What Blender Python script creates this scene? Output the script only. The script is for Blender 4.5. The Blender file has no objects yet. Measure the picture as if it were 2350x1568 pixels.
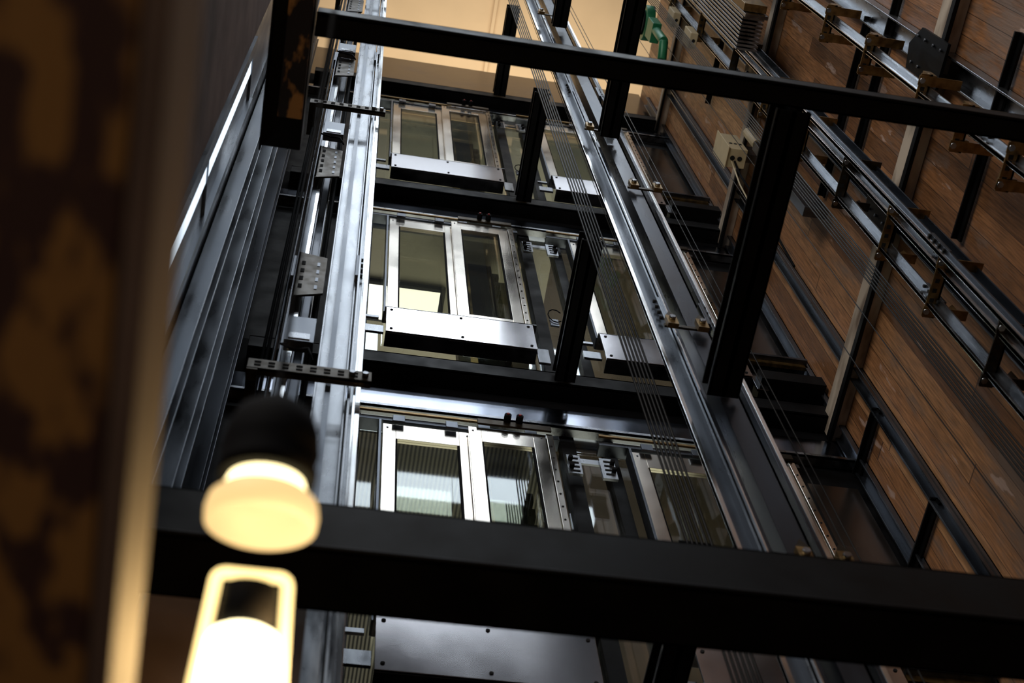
import bpy, bmesh, math, random
from mathutils import Vector, Matrix
random.seed(4)
ZC = 1.6   # eye height: all heights below are given above eye level

# ------------------------------------------------------------------ materials
def mat(name, col, rough=.5, metal=0., noise=0., nscale=8., rvar=0., bump=0., emis=None, estr=0., spec=.5, stretch=(1,1,1)):
    m = bpy.data.materials.new(name); m.use_nodes = True
    nt = m.node_tree; b = nt.nodes['Principled BSDF']
    b.inputs['Base Color'].default_value = (*col, 1)
    b.inputs['Roughness'].default_value = rough
    b.inputs['Metallic'].default_value = metal
    b.inputs['Specular IOR Level'].default_value = spec
    if emis:
        b.inputs['Emission Color'].default_value = (*emis, 1)
        b.inputs['Emission Strength'].default_value = estr
    if noise or rvar or bump:
        tc = nt.nodes.new('ShaderNodeTexCoord'); mp = nt.nodes.new('ShaderNodeMapping')
        mp.inputs['Scale'].default_value = stretch
        n = nt.nodes.new('ShaderNodeTexNoise'); n.inputs['Scale'].default_value = nscale
        n.inputs['Detail'].default_value = 6
        nt.links.new(tc.outputs['Object'], mp.inputs[0]); nt.links.new(mp.outputs[0], n.inputs['Vector'])
        if noise:
            r = nt.nodes.new('ShaderNodeValToRGB')
            r.color_ramp.elements[0].position = .3; r.color_ramp.elements[1].position = .7
            r.color_ramp.elements[0].color = (*[c*(1-noise) for c in col], 1)
            r.color_ramp.elements[1].color = (*[min(1, c*(1+noise)) for c in col], 1)
            nt.links.new(n.outputs['Fac'], r.inputs[0]); nt.links.new(r.outputs[0], b.inputs['Base Color'])
        if rvar:
            mr = nt.nodes.new('ShaderNodeMapRange')
            mr.inputs['To Min'].default_value = max(.03, rough-rvar); mr.inputs['To Max'].default_value = rough+rvar
            mr.inputs['From Min'].default_value=.3; mr.inputs['From Max'].default_value=.7
            nt.links.new(n.outputs['Fac'], mr.inputs[0]); nt.links.new(mr.outputs[0], b.inputs['Roughness'])
        if bump:
            bp = nt.nodes.new('ShaderNodeBump'); bp.inputs['Strength'].default_value = bump
            bp.inputs['Distance'].default_value = .02
            nt.links.new(n.outputs['Fac'], bp.inputs['Height']); nt.links.new(bp.outputs[0], b.inputs['Normal'])
    return m

BLACK  = mat('black_painted_steel', (.0028,.0028,.0032), .5, 0, .3, 6, .1, spec=.13)
MATTE  = mat('matte_black', (.003,.003,.004), .8, spec=.12)
DARK   = mat('dark_polished_panel', (.15,.125,.11), .2, .9, .2, 1.5, .08, .05)
SHINE  = mat('polished_spandrel_panel', (.30,.33,.40), .13, 1, .25, 1.1, .06, .04)
GALV   = mat('galvanised_steel', (.33,.35,.38), .30, 1, .5, 9, .12, .08, stretch=(1,1,.3))
GALVD  = mat('dull_steel', (.12,.135,.16), .34, .95, .45, 7, .12, .06, stretch=(1,1,.25))
BLUE   = mat('blued_steel_channel', (.045,.054,.072), .30, .85, .35, 5, .1, stretch=(1,1,.2))
BRIGHT = mat('machined_rail_edge', (.85,.88,.92), .16, 1, .15, 14, .08, stretch=(1,1,.1))
STAIN  = mat('brushed_stainless', (.90,.84,.75), .18, 1, .06, 2, .05, .02)
APRON  = mat('apron_stainless', (.68,.67,.70), .17, 1, .12, 1.2, .06, .03)
BRASS  = mat('yellow_zinc_bracket', (.28,.18,.07), .38, .9, .4, 20, .1)
DBRASS = mat('dark_zinc_bracket', (.05,.038,.024), .42, .85, .3, 20, .1)
BEIGE  = mat('beige_plaster', (.62,.45,.28), .85, 0, .06, 1.5)
LOBBY  = mat('lobby_ceiling_paint', (.52,.49,.39), .8, 0, .08, 2)
LOBBYG = mat('lobby_grey_paint', (.44,.42,.35), .7, 0, .15, 2)
LOBBYB = mat('lobby_dim_brown', (.10,.075,.055), .6, 0, .3, 2)  # dark brown standing in for dimness on the right side of the lobby
CREAM  = mat('cream_enamel', (.58,.48,.31), .45, 0, .08, 9)
HOLE   = mat('dark_hole', (.004,.004,.004), .9)
CONC   = mat('concrete', (.28,.22,.205), .85, 0, .3, 3, bump=.2)
GREEN  = mat('green_enamel', (.02,.20,.09), .4, .1, .2, 12)
ROPE   = mat('steel_wire_rope', (.012,.012,.013), .5, .6, .3, 60)
RED    = mat('red_plastic', (.35,.02,.015), .5)
PLAST  = mat('painted_trim_board', (.13,.09,.065), .7, 0, .2, 5)
TANW   = mat('tan_post_paint', (.30,.19,.12), .75, 0, .25, 4)
BROWNW = mat('brown_post_paint', (.08,.058,.047), .7, 0, .25, 4)

def wood_planks():
    m = bpy.data.materials.new('wood_planks'); m.use_nodes=True
    nt=m.node_tree; N=nt.nodes; L=nt.links; b=N['Principled BSDF']; b.inputs['Roughness'].default_value=.5
    tc=N.new('ShaderNodeTexCoord'); sp=N.new('ShaderNodeSeparateXYZ'); L.new(tc.outputs['Object'],sp.inputs[0])
    def mth(op,a,c=None):
        n=N.new('ShaderNodeMath'); n.operation=op
        for i,v in enumerate((a,c)):
            if v is None: continue
            if isinstance(v,(int,float)): n.inputs[i].default_value=v
            else: L.new(v,n.inputs[i])
        return n.outputs[0]
    yy=mth('DIVIDE',sp.outputs['Y'],.14); fl=mth('FLOOR',yy); fr=mth('FRACT',yy)
    wn=N.new('ShaderNodeTexWhiteNoise'); wn.noise_dimensions='1D'; L.new(fl,wn.inputs['W'])
    zz=mth('ADD',mth('DIVIDE',sp.outputs['Z'],6.),mth('MULTIPLY',wn.outputs['Value'],7.)); zf=mth('FLOOR',zz); zr=mth('FRACT',zz)
    cb=N.new('ShaderNodeCombineXYZ'); L.new(fl,cb.inputs[0]); L.new(zf,cb.inputs[1])
    w2=N.new('ShaderNodeTexWhiteNoise'); w2.noise_dimensions='3D'; L.new(cb.outputs[0],w2.inputs['Vector'])
    ramp=N.new('ShaderNodeValToRGB'); e=ramp.color_ramp.elements
    e[0].color=(.16,.070,.028,1); e[1].color=(.58,.33,.17,1)
    for p,c in ((.3,(.28,.125,.050,1)),(.65,(.40,.185,.078,1)),(.85,(.48,.25,.115,1))):
        q=e.new(p); q.color=c
    L.new(w2.outputs['Value'],ramp.inputs[0])
    mp=N.new('ShaderNodeMapping'); mp.inputs['Scale'].default_value=(1,14,.9); L.new(tc.outputs['Object'],mp.inputs[0])
    gn=N.new('ShaderNodeTexNoise'); gn.inputs['Scale'].default_value=5; gn.inputs['Detail'].default_value=8; L.new(mp.outputs[0],gn.inputs['Vector'])
    g=N.new('ShaderNodeMapRange'); g.inputs['From Min'].default_value=.3; g.inputs['From Max'].default_value=.7
    g.inputs['To Min'].default_value=.52; g.inputs['To Max'].default_value=1.3; L.new(gn.outputs['Fac'],g.inputs[0])
    mul=N.new('ShaderNodeMixRGB'); mul.blend_type='MULTIPLY'; mul.inputs[0].default_value=1
    L.new(ramp.outputs[0],mul.inputs[1]); L.new(g.outputs[0],mul.inputs[2])
    pn=N.new('ShaderNodeTexNoise'); pn.inputs['Scale'].default_value=.9; pn.inputs['Detail'].default_value=7; pn.inputs['Roughness'].default_value=.7
    mp2=N.new('ShaderNodeMapping'); mp2.inputs['Scale'].default_value=(1,1.6,.45); L.new(tc.outputs['Object'],mp2.inputs[0]); L.new(mp2.outputs[0],pn.inputs['Vector'])
    pr=N.new('ShaderNodeValToRGB'); pr.color_ramp.elements[0].position=.54; pr.color_ramp.elements[1].position=.62; L.new(pn.outputs['Fac'],pr.inputs[0])
    gm=N.new('ShaderNodeMixRGB'); gm.inputs[2].default_value=(.19,.145,.12,1); L.new(mth('MULTIPLY',pr.outputs[0],.7),gm.inputs[0]); L.new(mul.outputs[0],gm.inputs[1])
    cn=N.new('ShaderNodeTexNoise'); cn.inputs['Scale'].default_value=4; cn.inputs['Detail'].default_value=8
    mp3=N.new('ShaderNodeMapping'); mp3.inputs['Scale'].default_value=(1,2.2,.5); L.new(tc.outputs['Object'],mp3.inputs[0]); L.new(mp3.outputs[0],cn.inputs['Vector'])
    cr=N.new('ShaderNodeValToRGB'); cr.color_ramp.elements[0].position=.64; cr.color_ramp.elements[1].position=.67; L.new(cn.outputs['Fac'],cr.inputs[0])
    pm=N.new('ShaderNodeMixRGB'); pm.inputs[2].default_value=(.55,.40,.34,1); L.new(mth('MULTIPLY',cr.outputs[0],.65),pm.inputs[0]); L.new(gm.outputs[0],pm.inputs[1])
    j1=mth('LESS_THAN',fr,.035); j2=mth('LESS_THAN',zr,.002); jj=mth('MAXIMUM',j1,j2)
    jm=N.new('ShaderNodeMixRGB'); jm.inputs[2].default_value=(.02,.011,.008,1); L.new(mth('MULTIPLY',jj,.8),jm.inputs[0]); L.new(pm.outputs[0],jm.inputs[1])
    L.new(jm.outputs[0],b.inputs['Base Color'])
    bp=N.new('ShaderNodeBump'); bp.inputs['Strength'].default_value=.25; bp.inputs['Distance'].default_value=.01
    L.new(mth('SUBTRACT',gn.outputs['Fac'],jj),bp.inputs['Height']); L.new(bp.outputs[0],b.inputs['Normal'])
    return m
WOOD = wood_planks()

def patch(name, c1, c2, scale, lo=.45, hi=.55, rough=.7, stretch=(1,1,1), bump=.3, detail=3):
    m = bpy.data.materials.new(name); m.use_nodes=True
    nt=m.node_tree; b=nt.nodes['Principled BSDF']; b.inputs['Roughness'].default_value=rough
    tc=nt.nodes.new('ShaderNodeTexCoord'); mp=nt.nodes.new('ShaderNodeMapping'); mp.inputs['Scale'].default_value=stretch
    n=nt.nodes.new('ShaderNodeTexNoise'); n.inputs['Scale'].default_value=scale; n.inputs['Detail'].default_value=detail
    r=nt.nodes.new('ShaderNodeValToRGB'); r.color_ramp.elements[0].position=lo; r.color_ramp.elements[1].position=hi
    r.color_ramp.elements[0].color=(*c1,1); r.color_ramp.elements[1].color=(*c2,1)
    nt.links.new(tc.outputs['Object'],mp.inputs[0]); nt.links.new(mp.outputs[0],n.inputs['Vector'])
    nt.links.new(n.outputs['Fac'],r.inputs[0]); nt.links.new(r.outputs[0],b.inputs['Base Color'])
    bp=nt.nodes.new('ShaderNodeBump'); bp.inputs['Strength'].default_value=bump; bp.inputs['Distance'].default_value=.01
    nt.links.new(n.outputs['Fac'],bp.inputs['Height']); nt.links.new(bp.outputs[0],b.inputs['Normal'])
    return m
CHAR = patch('charred_peeling_timber', (.040,.015,.010), (.27,.14,.032), 34, .49, .58, .75, (1,.38,1), .3, 2)
RUST = patch('peeling_brown_timber', (.012,.007,.004), (.50,.24,.06), 14, .5, .6, .7, (1,.5,1))
OLDW = patch('whitewashed_timber', (.16,.11,.075), (.52,.44,.35), 7, .3, .6, .8, (1,.35,1))

def ribbed(name,c1,c2,scale,axis='X'):
    m = bpy.data.materials.new(name); m.use_nodes=True
    nt=m.node_tree; b=nt.nodes['Principled BSDF']; b.inputs['Roughness'].default_value=.5
    tc=nt.nodes.new('ShaderNodeTexCoord'); w=nt.nodes.new('ShaderNodeTexWave'); w.bands_direction=axis; w.inputs['Scale'].default_value=scale
    w.inputs['Distortion'].default_value=.4
    r=nt.nodes.new('ShaderNodeValToRGB'); r.color_ramp.elements[0].color=(*c1,1); r.color_ramp.elements[1].color=(*c2,1)
    nt.links.new(tc.outputs['Object'],w.inputs['Vector']); nt.links.new(w.outputs['Fac'],r.inputs[0]); nt.links.new(r.outputs[0],b.inputs['Base Color'])
    return m
RIBC = ribbed('ribbed_metal_ceiling',(.012,.012,.010),(.36,.34,.28),11,'X')
RIBB = ribbed('ribbed_brass_grille',(.03,.02,.01),(.30,.20,.09),12,'X')

def glassmat(name, tint, rough=.02):
    m = bpy.data.materials.new(name); m.use_nodes=True
    nt=m.node_tree; nt.nodes.remove(nt.nodes['Principled BSDF'])
    t=nt.nodes.new('ShaderNodeBsdfTransparent'); t.inputs[0].default_value=(*tint,1)
    g=nt.nodes.new('ShaderNodeBsdfGlossy'); g.inputs['Roughness'].default_value=rough; g.inputs['Color'].default_value=(.9,.95,1,1)
    lw=nt.nodes.new('ShaderNodeLayerWeight'); lw.inputs[0].default_value=.5
    pw=nt.nodes.new('ShaderNodeMath'); pw.operation='POWER'; pw.inputs[1].default_value=5; nt.links.new(lw.outputs['Facing'],pw.inputs[0])
    ma=nt.nodes.new('ShaderNodeMath'); ma.operation='MULTIPLY_ADD'; ma.inputs[1].default_value=.96; ma.inputs[2].default_value=.04; nt.links.new(pw.outputs[0],ma.inputs[0])
    mx=nt.nodes.new('ShaderNodeMixShader'); nt.links.new(ma.outputs[0],mx.inputs[0]); nt.links.new(t.outputs[0],mx.inputs[1]); nt.links.new(g.outputs[0],mx.inputs[2])
    nt.links.new(mx.outputs[0],nt.nodes['Material Output'].inputs[0])
    return m
GLASS = glassmat('clear_glass',(.92,.93,.87))

def emi(name,col,s):
    return mat(name,(.1,.1,.1),.6,emis=col,estr=s)
LAMPW = emi('lamp_glow',(1,.72,.28),2.6)
LAMPC = emi('lamp_core',(1,.84,.46),7)
LAMPR = emi('lamp_ring_glow',(1,.66,.27),1.08)
LAMPI = emi('lamp_disc_glow',(1,.82,.42),4)
TUBE  = emi('white_light_panel',(1,.98,.9),2.4)
DAY   = emi('daylight_window_pane',(.75,.88,1),1.6)

# ------------------------------------------------------------------ mesh builder
class B:
    def __init__(s): s.bm=bmesh.new(); s.mats=[]
    def mi(s,m):
        if m not in s.mats: s.mats.append(m)
        return s.mats.index(m)
    def box(s,m,x0,x1,y0,y1,z0,z1):
        i=s.mi(m); z0+=ZC; z1+=ZC
        v=[s.bm.verts.new(p) for p in ((x0,y0,z0),(x1,y0,z0),(x1,y1,z0),(x0,y1,z0),(x0,y0,z1),(x1,y0,z1),(x1,y1,z1),(x0,y1,z1))]
        for q in ((0,3,2,1),(4,5,6,7),(0,1,5,4),(1,2,6,5),(2,3,7,6),(3,0,4,7)):
            f=s.bm.faces.new([v[k] for k in q]); f.material_index=i
        return s
    def cyl(s,m,p0,p1,r,n=10,r2=None):
        i=s.mi(m); p0=Vector(p0); p1=Vector(p1); p0.z+=ZC; p1.z+=ZC
        if r2 is None: r2=r
        d=(p1-p0).normalized(); a=d.orthogonal().normalized(); c=d.cross(a)
        A=[];C=[]
        for k in range(n):
            t=2*math.pi*k/n; o=a*math.cos(t)+c*math.sin(t)
            A.append(s.bm.verts.new(p0+o*r)); C.append(s.bm.verts.new(p1+o*r2))
        for k in range(n):
            f=s.bm.faces.new((A[k],A[(k+1)%n],C[(k+1)%n],C[k])); f.material_index=i; f.smooth=True
        f=s.bm.faces.new(A[::-1]); f.material_index=i
        f=s.bm.faces.new(C); f.material_index=i
        return s
    def path(s,m,pts,r,n=6):
        for a,b in zip(pts[:-1],pts[1:]): s.cyl(m,a,b,r,n)
        return s
    def poly(s,m,pts,dirv,t):
        i=s.mi(m); o=Vector(dirv)*t
        P=[Vector(p)+Vector((0,0,ZC)) for p in pts]
        a=[s.bm.verts.new(p) for p in P]; b=[s.bm.verts.new(p+o) for p in P]; n=len(P)
        f=s.bm.faces.new(a[::-1]); f.material_index=i
        f=s.bm.faces.new(b); f.material_index=i
        for k in range(n):
            f=s.bm.faces.new((a[k],a[(k+1)%n],b[(k+1)%n],b[k])); f.material_index=i
        return s
    def done(s,name,bevel=0,parent=None,smooth=False):
        bmesh.ops.recalc_face_normals(s.bm,faces=s.bm.faces)
        me=bpy.data.meshes.new(name); s.bm.to_mesh(me); s.bm.free()
        for m in s.mats: me.materials.append(m)
        o=bpy.data.objects.new(name,me); bpy.context.collection.objects.link(o)
        if bevel:
            md=o.modifiers.new('bevel','BEVEL'); md.width=bevel; md.segments=2; md.limit_method='ANGLE'
        if parent: o.parent=parent
        return o

# ------------------------------------------------------------------ room shell
XL,XR,YB = -.66,3.81,4.46
B().box(CONC,-9,9,-9,9,-1.75,-1.6).done('floor')
B().box(WOOD,XR,XR+.15,-.5,YB+.2,-1.6,18.9).done('wall_right')
b=B()
b.box(CONC,XL-.15,XL,1.0,2.05,-1.6,18)
b.box(GALVD,XL-.15,XL,2.05,2.5,-1.6,5.3)
b.box(GALVD,XL-.15,XL,2.05,2.5,8.8,18)
b.box(BLACK,XL-.15,XL,2.5,YB+.2,-1.6,18.9)
b.done('wall_left')
b=B()
b.box(DAY,XL-.03,XL-.003,2.20,2.28,5.3,8.8)
b.box(GALVD,XL-.10,XL-.01,2.12,2.20,5.3,8.8); b.box(GALVD,XL-.10,XL-.01,2.28,2.44,5.3,8.8)
for y0,y1 in ((2.05,2.12),(2.44,2.5)): b.box(GALVD,XL-.14,XL+.02,y0,y1,5.3,8.8)
for z in (5.3,6.6,8.75): b.box(GALVD,XL-.12,XL+.004,2.12,2.44,z,z+.03)
b.done('window_1')
for (y,w,m,d) in ((2.62,.16,GALVD,.10),(3.05,.22,GALVD,.12),(3.55,.10,GALVD,.06),(3.95,.18,BLUE,.10)):
    b=B(); b.box(m,XL+.001,XL+d,y,y+.012,-1.6,18); b.box(m,XL+.001,XL+.014,y,y+w,-1.6,18); b.box(m,XL+.001,XL+d,y+w-.012,y+w,-1.6,18)
    b.done('steel_channel',.003)

floors=(5.6,9.6,13.6)
b=B()
b.box(BLACK,XL-.15,XR+.15,YB,YB+.2,-1.6,4.6)
for zb in floors+(17.6,):
    b.box(MATTE,XL,XR,YB,YB+.06,zb-.62,zb)
    b.box(SHINE,XL,XR,YB-.03,YB+.06,zb-1.0,zb-.62)
    if zb<17:
        for x0,x1 in ((.20,.29),(1.66,1.76),(1.96,2.04),(3.24,3.81)):
            b.box(BLACK,x0,x1,YB-.01,YB+.10,zb,zb+3.0)
        b.box(DARK,3.36,3.72,YB-.03,YB-.01,zb+.6,zb+2.7)  # dark panel added over the right opening to keep it dim
        b.box(BLACK,XL,.2,YB,YB+.1,zb,zb+3.0)
b.box(DARK,XL,XR,YB,YB+.1,17.6,19.05)
b.done('wall_back')
k=1
for zb in floors:
    for x0,x1 in ((.29,1.66),(1.76,1.96),(2.04,3.24)):
        k+=1; B().box(GLASS,x0,x1,YB+.03,YB+.04,zb,zb+3.0).done('window_%d'%k)
for zb,cm,c2,py in ((5.6,RIBC,LOBBYB,5.5),(9.6,LOBBY,LOBBYB,5.02),(13.6,LOBBYG,LOBBYG,5.9)):
    xs=1.64 if zb<6 else 2.0
    b=B()
    b.box(cm,XL,xs,YB+.065,8.2,zb+2.88,zb+3.0); b.box(c2,xs,XR,YB+.065,8.2,zb+2.88,zb+3.0)  # right part of lower ceilings coloured darker to dim it
    b.box(CONC,XL,XR,YB+.065,8.2,zb-.25,zb-.1)
    b.box(c2,XL,XR,8.2,8.3,zb-.1,zb+2.88)
    b.done('lobby_slab')
    b=B(); b.box(BLACK,-.2,1.05,py,py+.40,zb+2.80,zb+2.88); b.box(TUBE,-.15,1.0,py+.03,py+.37,zb+2.78,zb+2.80); b.done('ceiling_light_panel')
    b=B(); b.box(MATTE,1.22,1.44,4.75,4.95,zb-.1,zb+2.88); b.box(BRASS,1.16,1.22,4.75,4.85,zb-.1,zb+2.88)  # post added behind the right pane to stand for its dark reflections
    for i in range(12): b.box(MATTE,1.44,1.50,4.75,4.85,zb+.4+i*.2,zb+.5+i*.2)
    if 9<zb<10:
        b.box(LOBBYB,1.06,1.16,4.75,4.85,zb-.1,zb+2.88); b.box(LOBBYB,1.50,1.70,4.75,4.85,zb-.1,zb+2.5)  # brown slabs added to darken this pane further
    b.done('reflection_post')
b=B()
b.box(BEIGE,-4,7,2.6,10,22,22.2)
for x in (-.3,1.9,4.1): b.box(BEIGE,x,x+.05,2.6,10,21.95,22)
b.done('ceiling')
B().box(BEIGE,-4,7,10,10.2,17,22.2).done('wall_upper')

for zb in floors+(17.6,):
    b=B()
    b.box(BLACK,XL+.12,XR-.07,YB-.15,YB-.13,zb-.45,zb-.26)
    b.box(BLACK,XL+.12,XR-.07,YB-.15,YB-.0,zb-.45,zb-.43)
    b.box(BLACK,XL+.12,XR-.07,YB-.15,YB-.0,zb-.28,zb-.26)
    b.done('landing_edge_beam',.003)
    b=B()
    b.box(GALV,XL,XR,YB-.10,YB-.03,zb-1.03,zb-1.01)
    b.box(GALV,XL,XR,YB-.10,YB-.09,zb-1.03,zb-.98)
    b.done('trim_1')

# ------------------------------------------------------------------ landing doors
def landing_door(x0,zb):
    b=B(); W=1.13; H=2.67; A=.45
    zt=zb+H; za=zb+A; xm=x0+.565
    def panel(xa,xb,y,st,top,bot):
        b.box(STAIN,xa,xa+st,y,y+.035,za,zt)
        b.box(STAIN,xb-st,xb,y,y+.035,za,zt)
        b.box(STAIN,xa+st,xb-st,y,y+.035,zt-top,zt)
        b.box(STAIN,xa+st,xb-st,y,y+.035,za,za+bot)
        b.box(MATTE,xa+st,xa+st+.012,y+.006,y+.03,za+bot,zt-top)
        b.box(MATTE,xb-st-.012,xb-st,y+.006,y+.03,za+bot,zt-top)
        b.box(GLASS,xa+st+.012,xb-st-.012,y+.015,y+.022,za+bot,zt-top)
        for zz in (za+.04,zt-.05):
            for xx in (xa+.03,xb-.03): b.cyl(GALVD,(xx,y-.004,zz),(xx,y+.002,zz),.008,6)
    panel(x0,xm+.02,YB-.13,.085,.19,.10)
    panel(xm-.01,x0+W-.06,YB-.18,.085,.19,.10)
    b.box(STAIN,x0+W-.055,x0+W-.012,YB-.19,YB-.10,za,zt)
    for i in range(14): b.cyl(HOLE,(x0+W-.034,YB-.194,za+.1+i*.15),(x0+W-.034,YB-.188,za+.1+i*.15),.008,6)
    b.box(GALVD,x0-.03,x0-.012,YB-.16,YB-.06,za,zt)
    b.box(APRON,x0-.01,x0+W,YB-.20,YB-.185,zb,za+.01)
    b.box(GALVD,x0-.01,x0+W,YB-.185,YB-.07,zb,zb+.015)
    b.box(GALV,x0-.02,x0+W+.03,YB-.20,YB-.06,za-.005,za+.012)
    for xx in (x0+.03,x0+W*.5,x0+W-.04):
        for zz in (zb+.05,za-.05): b.cyl(HOLE,(xx,YB-.206,zz),(xx,YB-.198,zz),.012,8)
    b.box(GALVD,x0-.22,x0+W+.05,YB-.14,YB-.05,zt+.03,zt+.08)
    b.box(BRASS,x0-.22,x0+W*.6,YB-.17,YB-.155,zt+.10,zt+.125)
    for xx in (x0+.1,x0+.45,xm+.1,x0+W-.15):
        b.box(GALVD,xx-.04,xx+.04,YB-.17,YB-.155,zt-.02,zt+.06)
    b.box(DBRASS,xm+.05,x0+W-.02,YB-.21,YB-.195,zt+.01,zt+.075)
    for xx in (xm+.25,xm+.33):
        b.cyl(MATTE,(xx,YB-.26,zt+.08),(xx,YB-.20,zt+.08),.024,14)
        b.cyl(RED,(xx,YB-.27,zt+.08),(xx,YB-.26,zt+.08),.010,10)
    b.box(GALV,x0+W,x0+W+.09,YB-.18,YB-.16,zb-.18,zb+.06)
    b.box(GALV,x0-.16,x0-.02,YB-.14,YB-.12,zb+.10,zb+.22)
    b.box(GALV,x0-.16,x0-.06,YB-.14,YB-.12,zb+.36,zb+.40)
    b.done('elevator_door',.002)
def lock_bracket(x,z):
    b=B()
    b.box(GALV,x,x+.09,YB-.12,YB-.10,z-.24,z)
    b.box(GALV,x+.22,x+.32,YB-.12,YB-.10,z-.26,z)
    b.box(GALV,x,x+.32,YB-.10,YB-.085,z-.06,z)
    for i in range(4):
        for xx in (x+.025,x+.245): b.box(HOLE,xx,xx+.05,YB-.124,YB-.118,z-.05-i*.055,z-.035-i*.055)
    for i in range(2):
        for xx in (x+.02,x+.30): b.cyl(MATTE,(xx,YB-.15,z-.07-i*.1),(xx,YB-.12,z-.07-i*.1),.016,8)
    b.done('door_lock_bracket')
for zb in floors:
    landing_door(.43,zb); landing_door(2.10,zb)
    lock_bracket(1.64,zb+2.55)
    b=B(); b.box(BRASS,3.27,3.78,YB-.16,YB-.13,zb+.38,zb+.43); b.box(GALVD,3.27,3.78,YB-.20,YB-.03,zb+.43,zb+.46)
    b.box(BLACK,3.27,3.78,YB-.24,YB-.02,zb-.1,zb+.05); b.done('sill_ledge')
    b=B(); pts=[(1.83+.06*math.cos(t*.6),YB-.03,zb+1.1+.13*math.sin(t*.6)) for t in range(1,10)]
    b.path(MATTE,pts,.005); b.box(GALVD,1.78,1.85,YB-.02,YB-.005,zb+.92,zb+1.05); b.done('junction_cable')
b=B(); b.box(RIBB,1.66,2.02,YB-.18,YB-.15,4.9,5.4); b.done('ventilation_grille')

# ------------------------------------------------------------------ front frame beams
def ibeam_x(x0,x1,y0,y1,z0,z1,name='steel_beam',t=.015):
    b=B(); b.box(BLACK,x0,x1,y0,y1,z0,z0+t); b.box(BLACK,x0,x1,y0,y1,z1-t,z1)
    b.box(BLACK,x0,x1,y0,y0+t,z0,z1); b.box(BLACK,x0,x1,y1-t,y1,z0,z1)
    b.box(BLACK,x0,x1,y0-.010,y0+.002,z0-.004,z0+.008)
    return b.done(name,.004)
ibeam_x(-.215,3.78,1.309,1.409,6.2,6.34)
ibeam_x(-1.6,3.7,2.1,2.30,3.25,3.49)
def beam_y(x0,x1,y0,y1,z0,z1):
    b=B(); t=.015
    b.box(BLACK,x0,x1,y0,y1,z0,z0+t); b.box(BLACK,x0,x1,y0,y1,z1-t,z1); b.box(BLACK,(x0+x1)/2-t,(x0+x1)/2+t,y0,y1,z0,z1)
    b.box(BLACK,x0,x0+t,y0,y1,z0,z0+.04); b.box(BLACK,x1-t,x1,y0,y1,z0,z0+.04)
    return b.done(name='steel_cross_beam',bevel=.003)
for z in (5.15,9.15,13.15,17.15):
    beam_y(1.65,1.80,3.20,YB-.17,z,z+.18)
for z in (10.6,14.6): beam_y(1.89,2.04,1.3,2.85,z,z+.16)
beam_y(1.88,2.04,1.42,2.88,6.19,6.34)
b=B(); b.box(BLACK,-.40,-.222,.7,1.93,6.2,6.4); b.box(BLACK,-.40,-.39,.7,1.93,6.12,6.2); b.done('steel_joist',.005)
b=B(); b.box(RUST,-.335,-.228,.7,1.77,6.14,6.198); b.done('timber_batten',.004)

# ------------------------------------------------------------------ guide rails
def t_rail(x,y,face,w=.09,d=.07,z0=-1.6,z1=21.5,m=GALV,name='elevator_guide_rail',joints=(2.4,7.4,12.4,17.4)):
    b=B()
    b.box(m,min(x,x+face*.012),max(x,x+face*.012),y-w/2,y+w/2,z0,z1)
    b.box(m,min(x,x+face*d),max(x,x+face*d),y-.010,y+.010,z0,z1)
    b.box(BRIGHT,min(x+face*d,x+face*(d-.022)),max(x+face*d,x+face*(d-.022)),y-.013,y+.013,z0,z1)
    for j in joints:
        b.box(GALVD,min(x-face*.016,x),max(x-face*.016,x),y-w/2,y+w/2,j-.15,j+.15)
        for q in range(4):
            for s in (-1,1):
                b.cyl(HOLE,(x+face*.012,y+s*w*.33,j-.12+q*.08),(x+face*.028,y+s*w*.33,j-.12+q*.08),.011,6)
    return b.done(name,.0015)
def u_chan(x0,x1,y0,y1,m,z0=-1.6,z1=21.5,t=.01,name='steel_channel',lip=True):
    b=B()
    b.box(m,x0,x1,y1-t,y1,z0,z1); b.box(m,x0,x0+t,y0,y1,z0,z1); b.box(m,x1-t,x1,y0,y1,z0,z1)
    return b.done(name,.002)
u_chan(-.03,.12,2.95,3.02,GALV,name='elevator_guide_rail')
t_rail(.125,2.96,1,.10,.06,m=GALV)
b=B(); b.box(GALVD,.02,.045,2.90,2.948,-1.6,21.5); b.box(BRIGHT,.15,.158,2.90,2.945,-1.6,21.5); b.done('rail_cover_strip')
t_rail(-.22,3.0,1,.08,.06,m=GALVD)
u_chan(-.16,-.10,3.05,3.15,BLUE)
b=B()
for x,y in ((-.07,3.0),(-.085,3.05),(-.27,2.95),(-.30,3.05)): b.cyl(MATTE,(x,y,-1.6),(x,y,21),.010,6)
b.cyl(GALV,(-.25,3.1,-1.6),(-.25,3.1,21),.012,8)
b.done('conduit_bundle')
def slot_bracket_x(x0,x1,y,z,h=.10,m=DBRASS,name='rail_bracket'):
    b=B(); b.box(m,x0,x1,y,y+.012,z,z+h); b.box(m,x0,x1,y,y+.035,z,z+.01)
    n=max(3,int((x1-x0)/.07))
    for i in range(n):
        xx=x0+.03+i*(x1-x0-.06)/n
        b.box(HOLE,xx,xx+.03,y-.003,y,z+h*.3,z+h*.45)
        b.box(HOLE,xx,xx+.03,y-.003,y,z+h*.62,z+h*.77)
    for xx in (x1-.03,x1-.09):
        b.cyl(GALV,(xx,y-.02,z+h*.5),(xx,y,z+h*.5),.016,6)
    b.box(m,x0,x0+.05,y,y+.25,z-.012,z)
    return b.done(name,.002)
for z in (5.85,10.43,15.0,1.2,18.6):
    slot_bracket_x(-.34,.225,2.86,z)
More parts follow.
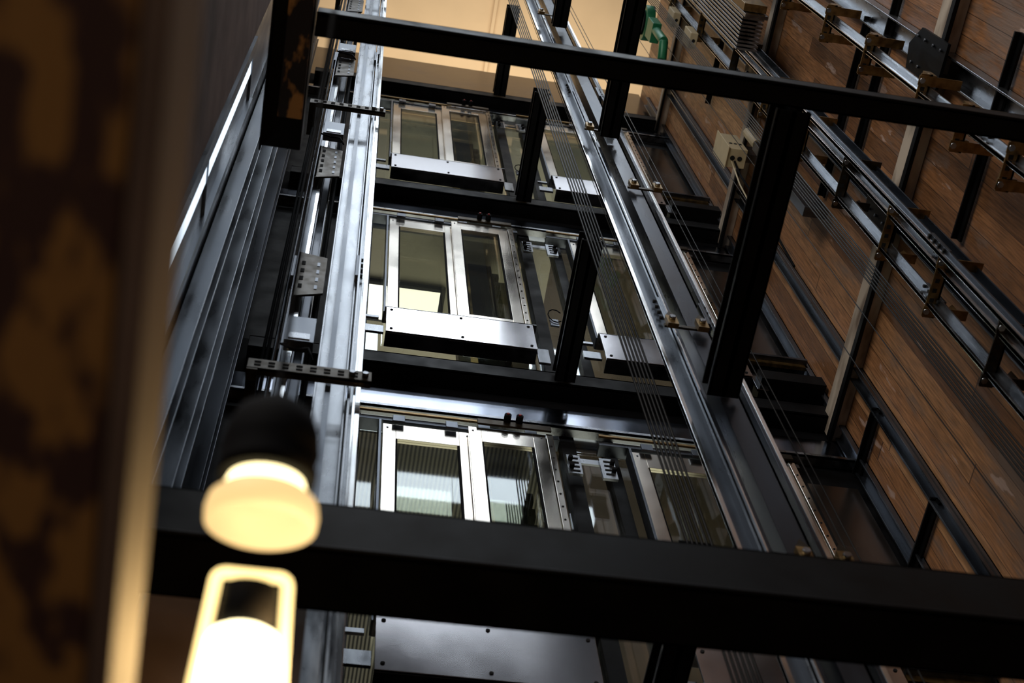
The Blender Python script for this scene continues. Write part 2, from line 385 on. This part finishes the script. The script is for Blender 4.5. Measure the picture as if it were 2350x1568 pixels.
def slot_plate(x0,x1,y,z0,z1,m=DBRASS):
    b=B(); b.poly(m,[(x0,y,z0),(x1,y,z0+.08),(x1,y,z1-.05),(x0,y,z1)],(0,1,0),.012)
    b.box(m,x0,x0+.012,y,y+.16,z0,z1)
    zz=z0+.12
    while zz<z1-.12:
        b.box(HOLE,x0+.025,x0+.045,y-.003,y,zz,zz+.05); b.box(GALVD,x1-.05,x1-.035,y-.003,y,zz,zz+.05); zz+=.11
    b.done('slotted_plate')
for z in (4.5,6.9,8.9,11.6,13.0,14.2,16.2): slot_plate(-.21,-.05,2.93,z,z+.62+random.random()*.2)
for z in (6.2,9.7,12.2):
    b=B(); b.box(GALVD,-.20,-.06,2.86,2.92,z,z+.28); b.box(GALV,-.18,-.08,2.855,2.86,z+.02,z+.08)
    b.path(MATTE,[(-.18,2.88,z),(-.21,2.85,z-.08),(-.14,2.85,z-.13),(-.08,2.87,z-.05),(-.05,2.88,z-.16)],.006); b.done('limit_switch')

# middle rail group
t_rail(1.86,2.98,-1,.11,.08,m=GALVD)
b=B(); b.box(BRIGHT,1.865,1.871,2.9,2.93,-1.6,21.5); b.box(BLUE,1.877,1.90,2.92,3.06,-1.6,21.5); b.done('rail_backing_plate')
u_chan(1.96,2.06,2.92,3.02,BLUE)
b=B(); b.box(BLUE,1.955,2.06,2.905,2.919,-1.6,21.5); b.done('steel_flat')
t_rail(2.12,2.98,1,.10,.07,m=BLUE)
def pair_bracket(xa,xb,y,z,m=DBRASS):
    b=B()
    b.box(m,xa,xb,y,y+.012,z,z+.03)
    for xx in (xa+.01,xb-.07):
        b.box(BRASS,xx,xx+.06,y-.03,y,z-.03,z+.08)
        b.cyl(GALV,(xx+.03,y-.05,z+.03),(xx+.03,y-.03,z+.03),.018,6)
        b.poly(m,[(xx,y-.03,z+.08),(xx+.06,y-.03,z+.08),(xx+.03,y-.03,z+.14)],(0,1,0),.03)
    b.done('rail_bracket')
for i,z in enumerate((4.7,7.0,9.45,10.85,13.2,15.3,17.5)):
    if i%2: pair_bracket(1.80,2.05,2.87,z)
    else: pair_bracket(1.95,2.20,2.87,z)
def ropes(x0,y0,n,dx,dy,r,z0=-1.6,z1=21.5):
    b=B()
    for i in range(n): b.cyl(ROPE,(x0+i*dx,y0+i*dy,z0),(x0+i*dx,y0+i*dy,z1),r,6)
    b.done('hoist_rope_bundle')
ropes(1.625,3.08,6,.022,0,.0062)
ropes(2.30,3.0,1,.1,0,.004); ropes(2.42,3.1,1,.1,0,.004); ropes(1.30,2.2,1,.1,0,.002,6)

# right wall group
RX=3.42
for y,m in ((2.66,GALV),(2.44,GALV),(1.68,GALV)): t_rail(RX,y,-1,.09,.07,m=m,z1=18.3)
t_rail(3.36,2.34,-1,.06,.05,m=GALVD,z1=18.3)
u_chan(3.48,3.58,2.40,2.50,BLUE,z1=18.3)
ropes(3.20,2.66,6,0,.022,.0058,z1=18.3)
ropes(3.3,3.05,1,.1,0,.004,z1=18.3); ropes(3.25,3.3,1,.1,0,.004,z1=18.3)
def wall_chan(y0,y1,m,d=.12,z0=-1.6,z1=18.3):
    x=XR-.001
    b=B(); b.box(m,x-.014,x,y0,y1,z0,z1); b.box(m,x-d,x,y0,y0+.014,z0,z1); b.box(m,x-d,x,y1-.014,y1,z0,z1)
    b.done('steel_channel',.003)
wall_chan(3.83,3.93,GALVD,.07); wall_chan(2.60,2.74,GALVD,.12); wall_chan(1.53,1.69,GALV,.10); wall_chan(4.30,4.42,GALVD,.05)
for z in (5.1,9.12,13.12,17.1):
    b=B(); b.box(OLDW,XR-.09,XR-.001,.2,YB-.02,z-.11,z+.13); b.done('timber_cross_beam',.006)
    b=B(); b.box(BLACK,XR-.12,XR-.091,.2,YB-.04,z-.16,z-.10)
    b.done('steel_tie_flat',.002)
for z,y0,y1 in ((10.2,1.3,2.7),(7.3,3.9,4.42),(6.1,3.9,4.42),(8.5,3.9,4.42),(10.7,1.65,3.1),(11.7,3.9,4.42),(8.1,1.2,2.5),(15,1.5,3.5)):
    b=B(); b.box(BLACK,XR-.07,XR-.02,y0,y1,z,z+.015); b.box(BLACK,XR-.035,XR-.02,y0,y1,z-.05,z+.015); b.done('steel_tie_flat')
for z in (9.12,13.12):
    for y in (1.61,2.67):
        b=B(); b.poly(BLACK,[(XR-.145,y-.16,z-.3),(XR-.145,y+.14,z-.3),(XR-.145,y+.14,z+.3),(XR-.145,y-.02,z+.36),(XR-.145,y-.16,z+.2)],(1,0,0),.02)
        for dz in (-.22,-.08,.08,.22):
            for dy in (-.1,.08): b.cyl(GALVD,(XR-.16,y+dy,z+dz),(XR-.14,y+dy,z+dz),.010,6)
        b.done('gusset_plate')
def bracket_y(y0,y1,x,z,m=BRASS):
    b=B()
    b.box(m,x,x+.012,y0,y1,z,z+.06); b.box(m,x-.06,x+.012,y0,y1,z,z+.01)
    n=int((y1-y0)/.06)
    for i in range(n): b.box(HOLE,x-.045,x-.02,y0+.02+i*.06,y0+.045+i*.06,z-.003,z)
    for yy in (y0+.04,y1-.04):
        b.box(m,x-.07,x+.2,yy-.03,yy+.03,z-.01,z)
        b.box(m,x-.01,x+.04,yy-.035,yy+.035,z,z+.12)
        b.cyl(GALV,(x-.05,yy,z-.02),(x-.05,yy,z),.018,6)
    b.poly(m,[(x+.03,y1-.02,z),(x+.20,y1-.02,z),(x+.20,y1-.02,z+.22)],(0,1,0),.012)
    b.done('rail_bracket')
for i,z in enumerate((5.5,6.4,7.3,8.2,9.2,10.3,11.5,12.8,14.4,16.0)): bracket_y(2.36,2.74,3.40,z,DBRASS if i%3==1 else BRASS)
for z in (5.0,6.0,6.9,7.6,8.3,9.4,10.4,11.6,13.0): bracket_y(1.56,1.84,3.40,z)

b=B(); b.box(CREAM,3.42,3.60,3.28,3.46,12.45,12.95)
b.box(CREAM,3.41,3.42,3.26,3.48,12.43,12.97)
for i in range(3): b.cyl(HOLE,(3.47+i*.045,3.275,12.62),(3.47+i*.045,3.285,12.62),.018,10)
for i in range(2): b.cyl(HOLE,(3.47+i*.07,3.37,12.445),(3.47+i*.07,3.37,12.455),.024,10)
b.box(GALVD,3.60,XR-.005,3.33,3.41,12.5,12.8)
b.path(MATTE,[(3.5,3.4,12.45),(3.48,3.42,12.1),(3.55,3.5,11.7),(3.62,3.6,11.2),(3.6,3.62,10.4)],.012)
b.path(CREAM,[(3.47,3.4,12.45),(3.44,3.45,11.9),(3.5,3.55,11.5),(3.58,3.6,10.9)],.008)
b.done('junction_box',.006)
for z,y in ((15.2,2.62),(14.2,2.62)):
    b=B(); b.box(CREAM,3.24,3.32,y,y+.16,z,z+.34); b.cyl(HOLE,(3.28,y+.08,z-.005),(3.28,y+.08,z+.01),.02,8); b.done('limit_switch_box',.008)
b=B()
b.cyl(GREEN,(3.12,2.96,16.2),(3.22,2.96,16.2),.20,24); b.cyl(MATTE,(3.10,2.96,16.2),(3.12,2.96,16.2),.14,20)
b.box(GREEN,3.12,3.22,2.84,3.06,15.6,15.95); b.cyl(GREEN,(3.17,2.92,15.1),(3.17,2.92,15.6),.05,12); b.cyl(GREEN,(3.17,2.92,15.1),(3.17,3.1,15.0),.05,12)
b.done('overspeed_governor',.006)
# counterweight: stacked filler plates seen edge-on
b=B()
b.box(MATTE,3.20,3.32,1.99,2.30,12.15,16.8)
for i in range(9): b.box(GALV,3.15,3.34,2.015+i*.033,2.033+i*.033,12.0,16.8)
b.box(GALV,3.14,3.34,1.97,2.0,11.9,16.9); b.box(BRASS,3.14,3.34,1.90,1.965,12.0,13.6)
b.done('elevator_counterweight',.002)
b=B(); b.box(GALVD,3.56,3.76,3.12,3.2,10.4,12.2); b.cyl(CREAM,(3.60,3.15,12.2),(3.60,3.15,12.6),.05,10); b.done('cable_trunk',.004)
b=B()
for i in range(5):
    z=17.0+i*.35
    b.cyl(DBRASS,(1.66,2.98,z),(1.66,2.98,z+.22),.03,10); b.cyl(GALV,(1.66,2.98,z+.22),(1.66,2.98,z+.35),.012,8)
b.done('rope_hitch_springs')

# ------------------------------------------------------------------ foreground charred timber with edge board
emp=bpy.data.objects.new('charred_timber_beam',None); bpy.context.collection.objects.link(emp)
def skewpts(xo0,xo1,z0,z1,m,name):
    b=B(); y0,y1=-.15,1.7
    def X(y): return -.128+(-.022)*y
    b.poly(m,[(X(y0)+xo0,y0,z0),(X(y0)+xo1,y0,z0),(X(y1)+xo1,y1,z0),(X(y1)+xo0,y1,z0)],(0,0,1),z1-z0)
    return b.done(name,.004,emp)
skewpts(-.60,-.022,1.0,1.18,CHAR,'timber')
skewpts(-.020,0,1.0,1.20,PLAST,'edge_board')
b=B(); b.box(TANW,-.40,-.13,2.36,2.44,-1.6,3.6); b.box(BROWNW,-.12,.04,2.38,2.44,-1.6,3.6); b.done('timber_post')

# ------------------------------------------------------------------ pendant lamp
lamp=bpy.data.objects.new('pendant_lamp',None); bpy.context.collection.objects.link(lamp)
ax=Vector((.0,.50,-.82)).normalized()
rayd=Vector((-.0298,.5377,.8693)).normalized()
base=rayd*2.02-ax*.13+Vector((0,0,ZC))
zx=-ax; xx=Vector((1,0,0)); xx=(xx-xx.dot(zx)*zx).normalized(); yy=zx.cross(xx)
lamp.matrix_world=Matrix((( xx.x,yy.x,zx.x,base.x),(xx.y,yy.y,zx.y,base.y),(xx.z,yy.z,zx.z,base.z),(0,0,0,1)))
def lathe(name,prof,m,seg=40):
    bm=bmesh.new(); rings=[]
    for r,s in prof:
        rings.append([bm.verts.new((r*math.cos(2*math.pi*k/seg),r*math.sin(2*math.pi*k/seg),-s)) for k in range(seg)])
    for a,c in zip(rings[:-1],rings[1:]):
        for k in range(seg):
            f=bm.faces.new((a[k],a[(k+1)%seg],c[(k+1)%seg],c[k])); f.smooth=True
    bm.faces.new(rings[0][::-1]); bm.faces.new(rings[-1])
    bmesh.ops.recalc_face_normals(bm,faces=bm.faces)
    me=bpy.data.meshes.new(name); bm.to_mesh(me); bm.free(); me.materials.append(m)
    o=bpy.data.objects.new(name,me); bpy.context.collection.objects.link(o); o.parent=lamp
    return o
lathe('socket',[(.012,-.06),(.03,-.05),(.055,-.03),(.066,0),(.070,.03),(.066,.05),(.070,.06),(.069,.078)],MATTE)
lathe('shade_ring',[(.066,.104),(.076,.114),(.079,.130),(.077,.148),(.070,.152),(.062,.114),(.02,.108)],LAMPR)
lathe('light_disc',[(.03,.076),(.054,.080),(.059,.094),(.057,.106),(.02,.108)],LAMPI)
def tube(name,pts,r,m):
    cu=bpy.data.curves.new(name,'CURVE'); cu.dimensions='3D'; cu.bevel_depth=r; cu.bevel_resolution=5; cu.use_fill_caps=True
    sp=cu.splines.new('POLY'); sp.points.add(len(pts)-1)
    for p,q in zip(sp.points,pts): p.co=(*q,1)
    cu.materials.append(m); o=bpy.data.objects.new(name,cu); bpy.context.collection.objects.link(o); o.parent=lamp
pts=[(-.060,0,-.46)]+[(-.048+.012*(1-math.cos(a)),0,-.235+.012*math.sin(a)) for a in (0,.5,1.0,1.57)]+[(.036+.012*math.sin(a),0,-.235+.012*math.cos(a)) for a in (0,.5,1.0,1.57)]+[(.060,0,-.46)]
tube('glow_tube',pts,.008,LAMPW)
lathe('bulb_base',[(.03,.240),(.038,.243),(.038,.290),(.030,.308)],MATTE)
lathe('bulb',[(.03,.302),(.044,.310),(.050,.322),(.053,.36),(.055,.50),(.03,.53)],LAMPC)
tube('cord',[(0,0,.05),(0,.02,.3),(0,.02,.9)],.005,MATTE)

# ------------------------------------------------------------------ lights
def area(name,loc,rot,sx,sy,p,col):
    l=bpy.data.lights.new(name,'AREA'); l.shape='RECTANGLE'; l.size=sx; l.size_y=sy; l.energy=p; l.color=col
    o=bpy.data.objects.new(name,l); o.location=(loc[0],loc[1],loc[2]+ZC); o.rotation_euler=rot; bpy.context.collection.objects.link(o); return o
for y,w_,p in ((1.5,.3,36),(-1.15,.8,190),(-2.5,.5,105),(-4.0,.5,80),(-5.5,.8,120)):
    area('reflection_strip',(1.2,y,22),(0,0,0),8,w_,p,(.84,.92,1))  # unseen overhead strips, added and spaced for reflections in doors and glass
area('front_fill_light',(-3.5,-5,8.5),(math.radians(80),0,math.radians(-38)),3,8,480,(1,.93,.85))  # unseen fill added at front left to brighten wood and steel
area('ceiling_wash_light',(2,5.8,19.4),(math.pi,0,0),6,3,190,(1,.92,.76))
for zb,p in ((5.6,22),(9.6,52),(13.6,48)):
    area('lobby_light',(1.6,6.4,zb+.3),(math.pi,0,0),3,2,p,(1,.97,.88))
pl=bpy.data.lights.new('lamp_light','POINT'); pl.energy=13; pl.color=(1,.62,.24); pl.shadow_soft_size=.06
po=bpy.data.objects.new('lamp_light',pl); bpy.context.collection.objects.link(po); po.parent=lamp; po.location=(.12,-.02,-.36)
pl=bpy.data.lights.new('timber_fill_light','POINT'); pl.energy=3.6; pl.color=(1,.72,.45); pl.shadow_soft_size=.1  # added off-screen fill for the underside of the near timber
po=bpy.data.objects.new('timber_fill_light',pl); bpy.context.collection.objects.link(po); po.location=(-.8,-.2,ZC-.1)

w=bpy.data.worlds.new('w'); bpy.context.scene.world=w; w.use_nodes=True
w.node_tree.nodes['Background'].inputs[0].default_value=(.66,.66,.70,1); w.node_tree.nodes['Background'].inputs[1].default_value=.045
bpy.context.scene.view_settings.view_transform='Standard'

# ------------------------------------------------------------------ camera
cam=bpy.data.cameras.new('camera'); cam.sensor_width=36; cam.lens=50; cam.clip_start=.02
cam.dof.use_dof=True; cam.dof.focus_distance=10.5; cam.dof.aperture_fstop=2.8
co=bpy.data.objects.new('camera',cam); bpy.context.collection.objects.link(co)
R=Vector((.98406,-.16487,-.06675)); F=Vector((.12848,.39931,.90777)); U=R.cross(F)
co.matrix_world=Matrix(((R.x,U.x,-F.x,0),(R.y,U.y,-F.y,0),(R.z,U.z,-F.z,ZC),(0,0,0,1)))
bpy.context.scene.camera=co
